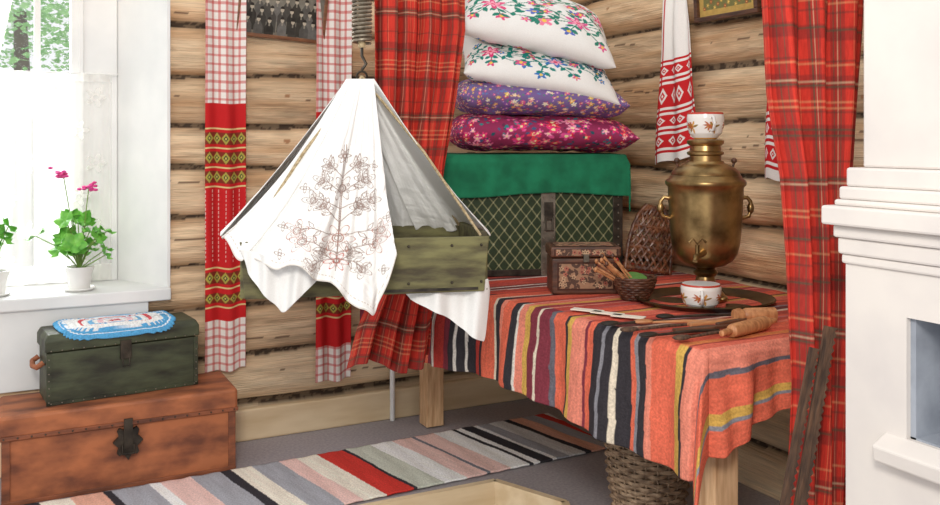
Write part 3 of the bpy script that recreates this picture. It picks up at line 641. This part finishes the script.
# ================================================================ SAMOVAR etc.
sx_,sy_,_=P(.79,3.02)
tcx,tcy,_=P(.775,2.97)
TR=root('tray','dark brass oval tray on the striped cloth','tray',(tcx,tcy,TT-.002),ra)
MB().lathe([(.01,.0),(.18,.0),(.205,.012),(.226,.022),(.230,.018),(.208,.006),(.185,-.003),(.01,-.003)],64,sy=.88).obj('tray_dish',BRASSD,TR,smooth=True)
SM=root('samovar','antique tarnished brass samovar with ring handles on tray','samovar',(sx_,sy_,TT+.001),ra-.2)
MB().lathe([(.001,0),(.070,0),(.073,.010),(.064,.018),(.054,.030),(.042,.046),(.032,.068),(.029,.078),(.036,.084),(.041,.092),(.036,.099),(.030,.104),(.036,.112)],48).obj('base',BRASS,SM,smooth=True)
for i in range(4):
    a=i*math.pi/2+.785; MB().ball((0,0,0),(.016,.016,.010)).obj('foot',BRASS,SM,loc=(.064*math.cos(a),.064*math.sin(a),.010),smooth=True)
MB().lathe([(.036,.110),(.062,.116),(.088,.132),(.104,.156),(.112,.188),(.116,.225),(.119,.270),(.121,.315),(.123,.355),(.124,.378),(.131,.384),(.133,.394),(.129,.402),(.120,.407),(.118,.414),(.110,.420)],64).obj('body',BRASS,SM,smooth=True)
MB().lathe([(.114,.418),(.111,.428),(.098,.442),(.078,.452),(.062,.459),(.060,.465)],64).obj('lid',BRASS,SM,smooth=True)
MB().lathe([(.052,.463),(.051,.482),(.060,.487),(.061,.494),(.052,.499),(.050,.515),(.060,.523),(.061,.533),(.052,.537)],48).obj('chimney_crown',BRASS,SM,smooth=True)
for s in(-1,1):
    MB().tube([(s*.118,0,.34),(s*.138,0,.343),(s*.149,0,.33),(s*.152,0,.305),(s*.144,0,.28),(s*.116,0,.272)],[.008,.007,.007,.007,.007,.008],10).ball((s*.150,0,.307),(.012,.012,.020)).obj('handle',BRASS,SM,smooth=True)
    MB().tube([(s*.090,0,.440),(s*.095,0,.458)],.004,8).ball((s*.095,0,.466),.010).obj('lid_knob',DKWOOD,SM,smooth=True)
m=MB().tube([(-.03,-.10,.170),(-.05,-.13,.165),(-.065,-.155,.163),(-.07,-.165,.150)],[.013,.01,.009,.008],10).tube([(-.058,-.145,.155),(-.058,-.145,.20)],.007,8)
m.tube([(-.085,-.145,.207),(-.072,-.145,.22),(-.058,-.145,.203),(-.044,-.145,.22),(-.03,-.145,.207)],.004,8)
m.obj('tap',BRASS,SM,smooth=True)
def cup(loc,rz,label,s=1.0,zk=1.0):
    g=root('cup',label,'cup',loc,rz)
    zs=[0,.0,.020,.045,.072,.086,.09]; rs_=[.001,.034,.052,.059,.060,.058,.056]; vs=[0,.1,.3,.55,.82,.95,1]
    def pos(U,V):
        zz=np.interp(V,vs,zs)*s*zk; r=np.interp(V,vs,rs_)*s; a=U*2*np.pi; return r*np.cos(a),r*np.sin(a),zz
    def col(U,V):
        C=full(U,(240,236,230))
        for i in range(5):
            x=.1+.2*i; flower(C,U,V*.3,x,.17,.035,(206,70,44),(236,180,70),5,i)
            for q in range(6): leaf(C,U,V*.3,x+.02,.15,.07,.9*q+.4,(206,150,70) if q%2 else (150,120,60),.3); leaf(C,U,V*.3,x-.02,.17,.06,2.4+.7*q,(180,100,60),.3)
        pt(C,V>.93,(190,60,40)); pt(C,(V>.11)&(V<.15),(206,150,70)); return C
    gridm('body',160,90,pos,col,POTV,g)
    MB().lathe([(.056*s,.089*s*zk),(.052*s,.088*s*zk),(.048*s,.05*s*zk),(.02*s,.02*s*zk),(.001,.018*s*zk)],32).obj('inside',POTM,g,smooth=True)
    MB().tube([(-.054*s,0,.070*s*zk),(-.074*s,0,.074*s*zk),(-.084*s,0,.052*s*zk),(-.072*s,0,.032*s*zk),(-.053*s,0,.030*s*zk)],.005*s,8).obj('handle',POTM,g,smooth=True)
cup((sx_,sy_,TT+.538),1.2,'white porcelain cup with red-gold flowers atop the samovar',1.02,.98)
tx,ty,_=P(.730,2.845); cup((tx,ty,TT+.004),.9,'white porcelain cup with red-gold flowers beside samovar on tray',1.05,.84)
dx_,dy_,_=P(.40,3.2)
D=root('wooden_box','small brown wooden box with carved floral panels on table','box',(dx_,dy_,TT),math.radians(-25))
MB().bb((-.118,-.075,0),(.118,.075,.125)).obj('body',DKWOOD,D,bevel=.006)
MB().bb((-.124,-.081,.128),(.124,.081,.165)).obj('lid',DKWOOD,D,bevel=.008)
def carve(w,h,n,seed):
    def f(U,V):
        X=U*w;Z=V*h; C=full(U,(158,124,98)); rs=random.Random(seed)
        for i in range(n):
            x=rs.uniform(0,w);z=rs.uniform(0,h); leaf(C,X,Z,x,z,.022,rs.uniform(0,6),(88,66,56),.5)
        for i in range(n//3):
            x=rs.uniform(.01,w-.01);z=rs.uniform(.01,h-.01); flower(C,X,Z,x,z,.009,(170,100,84) if i%2 else (190,160,128),(90,60,50),5,i)
        pt(C,(U<.03)|(U>.97)|(V<.06)|(V>.94),(74,46,36)); return C
    return f
gridm('front_panel',160,90,lambda U,V:(-.1+U*.2,-.0765,.014+V*.098),carve(.2,.098,90,3),PAINT,D)
gridm('lid_top',160,90,lambda U,V:(-.108+U*.216,-.068+V*.136,.1665),carve(.216,.136,110,6),PAINT,D)
gridm('lid_front_panel',160,30,lambda U,V:(-.112+U*.224,-.0825,.134+V*.024),carve(.224,.024,50,9),PAINT,D)
MB().bb((-.01,-.088,.112),(.01,-.078,.14)).obj('clasp',RIVET,D,bevel=.002)
bx,by,_=P(.555,3.03)
B=root('bowl','dark brown woven bowl on the table','bowl',(bx,by,TT))
m=MB()
for k in range(9):
    z=.006+k*.0085; r=.042+.026*math.sin(min(1,k/8)*1.5)
    m.tube([((r+.002*math.cos(t*12+k*3.14))*math.cos(t),(r+.002*math.cos(t*12+k*3.14))*math.sin(t),z) for t in [i*2*math.pi/60 for i in range(60)]],.0052,6,closed=True)
m.lathe([(.001,.0),(.04,.0),(.05,.012),(.062,.06),(.058,.06),(.046,.012),(.001,.008)],32)
m.obj('bowl_wall',DKWOOD,B,smooth=True)
MB().lathe([(.001,0),(.034,0),(.036,.004),(.001,.006)],24,c=(.02,.018,.070),M=Matrix.Rotation(.3,3,'X')).obj('bowl_lid',BOWLG,B,label='green painted round lid',smooth=True)
for i in range(12):
    a=math.radians(118+13*(i%6)); p0=Vector((bx+.022*math.cos(i*2.1),by+.022*math.sin(i*2.1),TT+.035)); d=Vector((math.cos(a),math.sin(a),.55+.22*(i%4))).normalized()
    L=.12+.016*(i%3)
    g=root('wooden_spoon','thin light wooden painted spoon standing in the bowl','spoon',p0,group='wooden spoons in the bowl')
    MB().tube([(0,0,0),tuple(d*L*.7),tuple(d*L)],[.003,.0038,.004],8).obj('spoon_handle',LWOOD,g,smooth=True)
    MB().ball(tuple(d*(L+.004)),(.0065,.0065,.009),8,5).obj('spoon_tip',(REDP,LWOOD,DKWOOD)[i%3],g,smooth=True)
g=root('braided_bast_bag','chunky brown open-woven bast bag leaning on log wall','woven bag',P(.705,3.58,TT+.012)); g.rotation_euler=(math.radians(-12),math.radians(9),math.radians(-27))
def bagpt(s,t):
    w=.088*math.sqrt(max(.03,1-(max(0,t-.25)/.80)**2)); return (w*s,-.040*(1-s*s)*(1-t*.8),.265*t)
m=MB()
for i in range(-6,13):
    for sg in(-1,1):
        pts_=[]
        for k in range(25):
            t=k/24; s_=(-1+i*.29)+t*1.75; s_=s_ if sg>0 else -s_
            if -1<=s_<=1: p=bagpt(s_,t); pts_.append((p[0],p[1]+.004*math.sin(k*1.6+sg),p[2]))
        if len(pts_)>2:
            m.tube(pts_,[.0060+.0024*math.sin(q*1.9) for q in range(len(pts_))],6)
for t in(.02,.34,.66,.92): m.tube([bagpt(-1+2*k/16,t) for k in range(17)],[.007+.002*math.sin(k*2) for k in range(17)],6)
m.obj('woven_strands',BEAD,g,smooth=True)
m=MB()
for s in(-1,1): m.tube([bagpt(s,k/20) for k in range(21)],[.009+.002*math.sin(k*2) for k in range(21)],8)
m.obj('bag_rim',BEAD,g,smooth=True)
def turned(name,label,cat,prof,p,yaw,mt):
    return MB().lathe(prof,24).obj(name,mt,loc=p,rot=(0,math.radians(90),yaw),smooth=True,label=label,cat=cat)
x,y,_=P(.67,2.40); turned('rolling_pin','turned light wooden rolling pin lying on striped cloth','rolling pin',[(.001,0),(.008,.002),(.010,.03),(.007,.045),(.017,.05),(.019,.06),(.020,.20),(.018,.22),(.007,.225),(.010,.245),(.007,.27),(.001,.272)],(x,y,TT+.020),math.radians(14),LWOOD)
x,y,_=P(.77,2.63); turned('wooden_mallet','small turned wooden mallet head lying beside rolling pin','mallet',[(.001,0),(.019,.002),(.022,.02),(.017,.03),(.022,.04),(.021,.13),(.001,.134)],(x,y,TT+.022),math.radians(-16),LWOOD)
def paddle(X,Y,rz,mt,label,sc=1,wk=1):
    pd=root('wooden_paddle',label,'paddle',(*P(X,Y)[:2],TT+.008),math.radians(rz))
    MB().add([(x*sc,y*sc*wk,z) for z in(0,.010) for x,y in((0,-.022),(.16,-.03),(.18,-.012),(.30,-.010),(.30,.010),(.18,.012),(.16,.03),(0,.022))],[tuple(range(8))[::-1],tuple(range(8,16))]+[(i,(i+1)%8,(i+1)%8+8,i+8) for i in range(8)]).obj('paddle_board',mt,pd,bevel=.003)
paddle(.56,2.47,-8,DKWOOD,'dark flat wooden paddle lying near the table edge',.75,.7)
paddle(.62,2.55,-2,LWOOD,'light flat wooden paddle lying near the table edge',.75,.6)
paddle(.70,2.55,8,DKWOOD,'narrow dark wooden paddle lying beside rolling pin',.7,.5)
for i,(X,Y,a,L) in enumerate(((.50,2.43,18,.2),(.46,2.50,22,.20),(.60,2.68,8,.22),(.52,2.60,2,.20),(.42,2.58,14,.18),(.58,2.40,30,.18))):
    x,y,_=P(X,Y); g=root('spoon','long metal spoon lying on the striped cloth' if i%2==0 else 'long wooden spoon lying on the striped cloth','spoon',(x,y,TT+.006),math.radians(a-27),group='spoons on the table')
    mt_=GREYW if i%2 else IRON
    MB().tube([(0,0,.003),(L*.5,0,.006),(L,0,.004)],[.0035,.005,.0035],8).obj('handle',LWOOD if i==3 else mt_,g,smooth=True)
    MB().ball((-.02,0,.006),(.03,.018,.007)).obj('spoon_bowl',LWOOD if i==3 else mt_,g,smooth=True)
for i,(X,Y,a) in enumerate(((.365,2.80,-4),(.42,2.75,-8),(.475,2.70,-2))):
    x,y,_=P(X,Y); MB().box((0,0,0),(.10,.034,.003)).obj('paper_card',PAPER,loc=(x,y,TT+.007),rot=(0,0,math.radians(a-52)),label='small white paper card lying on the striped cloth',cat='card',group='paper cards on the table')
bx,by,_=P(.590,2.98)
W=root('wicker_basket','round grey-brown wicker basket standing beneath the table','basket',(bx,by,0))
m=MB()
def br(z): return .093+.040*math.sin(min(1,z/.42)*2.3)
for k in range(30):
    z=.008+k*.0142; r=br(z)
    m.tube([((r+.006*math.cos(t*11+(k%2)*math.pi))*math.cos(t),(r+.006*math.cos(t*11+(k%2)*math.pi))*math.sin(t),z) for t in [i*2*math.pi/77 for i in range(77)]],.0070,5,closed=True)
for i in range(22):
    a=i*2*math.pi/22; m.tube([(br(z)*math.cos(a),br(z)*math.sin(a),z) for z in(0,.1,.2,.3,.42)],.004,5)
m.obj('basket_weave',WICK,W,smooth=True)
m=MB(); rr_=br(.42)+.004
for ph in(0,2.1,4.2): m.tube([((rr_+.007*math.cos(t*14+ph))*math.cos(t),(rr_+.007*math.cos(t*14+ph))*math.sin(t),.43+.007*math.sin(t*14+ph)) for t in [i*2*math.pi/96 for i in range(96)]],.0075,5,closed=True)
m.obj('basket_rim',WICK,W,smooth=True)
MB().lathe([(.001,0),(.09,0),(.09,.01),(.001,.01)],32).obj('basket_bottom',WICK,W)
def toothed(p0,p1,w,label,n,td=.006):
    p0=Vector(p0);p1=Vector(p1); L=(p1-p0).length
    g=MB(); right=[]
    for i in range(n):
        z=L*i/n; right+=[(w/2,z),(w/2-td,z+L/n*.5)]
    right.append((w/2,L)); poly=[(-w/2,0)]+right+[(-w/2,L)]
    N=len(poly); g.add([(x,-.005,z) for x,z in poly]+[(x,.005,z) for x,z in poly],[tuple(range(N)),tuple(range(N,2*N))[::-1]]+[(i,i+N,(i+1)%N+N,(i+1)%N) for i in range(N)])
    o=g.obj('toothed_board',GREYW,label=label,cat='wooden tool',group='toothed boards leaning by the curtain')
    zz=(p1-p0).normalized(); vd=Vector((sn,cs,0)); xx=vd.cross(zz).normalized(); yy=zz.cross(xx)
    o.matrix_world=Matrix.Translation(p0)@Matrix((xx,yy,zz)).transposed().to_4x4(); return o
toothed(P(.62,1.99,-.178),P(.85,2.12,.85),.030,'tall brown toothed wooden blade leaning by the curtain',60)
toothed(P(.578,2.0,-.178),P(.812,2.12,.80),.024,'slim brown toothed wooden blade leaning by the curtain',60)

# ================================================================ FIREPLACE
F=root('fireplace','white plastered fireplace with moulded mantel shelf','fireplace',(0,0,0))
fx0=1.572; y1=1.335; yb0=.45; xb=2.25
oy1,oy0,oz0,oz1=1.19,.70,.70,.94
fb=MB()
for xa,xc,z00 in((PXE+.02,xb,0),(fx0,PXE+.02,RD_)):
    fb.bb((xa,y1,z00),(xc,oy1,1.06)).bb((xa,oy0,z00),(xc,yb0,1.06)).bb((xa,oy1,z00),(xc,oy0,oz0)).bb((xa,oy1,oz1),(xc,oy0,1.06))
fb.obj('fireplace_body',PLASTER,F)
MB().bb((fx0+.16,oy1-.001,oz0),(fx0+.18,oy0,oz1)).bb((fx0+.012,oy1-.012,oz0),(fx0+.17,oy1,oz1)).bb((fx0+.012,oy0,oz0-.001),(fx0+.17,oy1,oz0+.004)).obj('firebox',FIREIN,F)
MB().add([(fx0+.001,1.24,.70),(fx0+.001,.66,.70),(fx0-.04,.66,.68),(fx0-.04,1.24,.68),(fx0+.001,1.24,.64),(fx0+.001,.66,.64),(fx0-.034,.66,.648),(fx0-.034,1.24,.648)],[(0,1,2,3),(4,7,6,5),(3,2,6,7),(0,3,7,4),(1,5,6,2)]).obj('hearth_ledge',PLASTER,F,bevel=.004)
m=MB()
for e,za,zb in((.008,1.03,1.05),(.014,1.05,1.085),(.022,1.085,1.112),(.042,1.112,1.152),(.02,1.152,1.165)):
    m.bb((fx0-e,y1+e*.7,za),(xb,yb0,zb))
m.obj('mantel_shelf',PLASTER,F,bevel=.005)
m=MB()
for e,za,zb in((.012,1.165,1.192),(.0,1.192,1.232),(-.028,1.232,2.3)):
    m.bb((fx0-e,y1+e*.7,za),(xb,yb0,zb))
m.obj('chimney_breast',PLASTER,F,bevel=.005)

# ================================================================ GERANIUMS
def geranium(loc,seed,label,flowers,s=1.0,spread=.1):
    rs=random.Random(seed); g=root('potted_geranium',label,'potted plant',loc)
    MB().lathe([(.001,0),(.036,0),(.040,.01),(.048,.07),(.055,.085),(.056,.098),(.050,.098),(.046,.085),(.001,.083)],32).obj('pot',POTM,g,smooth=True)
    MB().lathe([(.001,0),(.05,0),(.062,.01),(.060,.013),(.048,.004),(.001,.003)],32).obj('saucer',POTM,g,smooth=True)
    MB().lathe([(.001,.084),(.045,.084),(.04,.09),(.001,.092)],20).obj('soil',SOIL,g)
    st=MB();lf=MB()
    for i in range(24):
        a=rs.uniform(0,6.28);r=spread*rs.uniform(.2,1.15);z=.13+rs.uniform(0,.16)*s
        c=Vector((r*math.cos(a)-.03,r*math.sin(a)*.6,z)); st.tube([(0,0,.085),(c.x*.4,c.y*.4,z*.75),tuple(c)],.0022,5)
        R=rs.uniform(.022,.036)*s; M=Matrix.Rotation(a,3,'Z')@Matrix.Rotation(rs.uniform(.2,1.1),3,'Y'); n=20
        vs=[c]+[c+M@Vector((R*(1+.14*math.cos(5*t))*math.cos(t),R*(1+.14*math.cos(5*t))*math.sin(t),.008*math.cos(5*t)+.006)) for t in [k*2*math.pi/n for k in range(n)]]
        lf.add(vs,[(0,k+1,(k+1)%n+1) for k in range(n)])
    st.obj('stem',STEMM,g,smooth=True); lf.obj('foliage',LEAFM,g,smooth=True)
    for fx_,fz in flowers:
        MB().tube([(0,0,.1),(fx_*.5,0,fz*.6),(fx_,0,fz)],.002,5).obj('flower_stalk',STEMM,g)
        b=MB()
        for k in range(16):
            c=Vector((fx_+rs.gauss(0,.016),rs.gauss(0,.012),fz+rs.gauss(0,.009))); b.ball(c,(.010,.009,.006),8,4)
        b.obj('blossom',PINKM,g,smooth=True)
geranium((.245,YB+.01,WZ0),2,'geranium with pink blossoms in white pot on sill',[(-.06,.47),(.035,.415)],1.2,.12)
geranium((-.06,YB+.02,WZ0),7,'green geranium in white pot on the window sill',[],1.1,.08)
MB().tube([(1.56,YB-.103,0.002),(1.56,YB-.103,.42)],.012,10).obj('pipe',WHITEP,label='short white vertical pipe standing at the log wall',cat='pipe',smooth=True)

# ================================================================ LIGHT & CAMERA
w=bpy.data.worlds.new('world'); bpy.context.scene.world=w; w.use_nodes=True
bg=w.node_tree.nodes['Background']; bg.inputs[0].default_value=(.97,.985,1,1); bg.inputs[1].default_value=1.0
def area(loc,tgt,size,pw,col):
    L=bpy.data.lights.new('lamp','AREA'); L.size=size; L.energy=pw; L.color=col
    o=bpy.data.objects.new('area_light',L); COL.objects.link(o); o.location=loc
    o.rotation_euler=(Vector(tgt)-Vector(loc)).to_track_quat('-Z','Y').to_euler()
area((-.3,-.2,2.3),(1.6,3.2,.6),.6,58,(1,.95,.88))
area((-.1,5.6,2.0),(.3,2.9,.6),1.8,210,(.97,.98,1))
cam=bpy.data.cameras.new('camera'); co=bpy.data.objects.new('camera',cam); COL.objects.link(co)
co.location=(0,0,1.29); co.rotation_euler=(math.pi/2,0,-math.radians(27)); cam.lens=900/940*36; cam.sensor_width=36; cam.shift_y=-112.5/940; cam.clip_start=.05
bpy.context.scene.camera=co
try: bpy.context.scene.view_settings.view_transform='Standard'
except Exception: pass
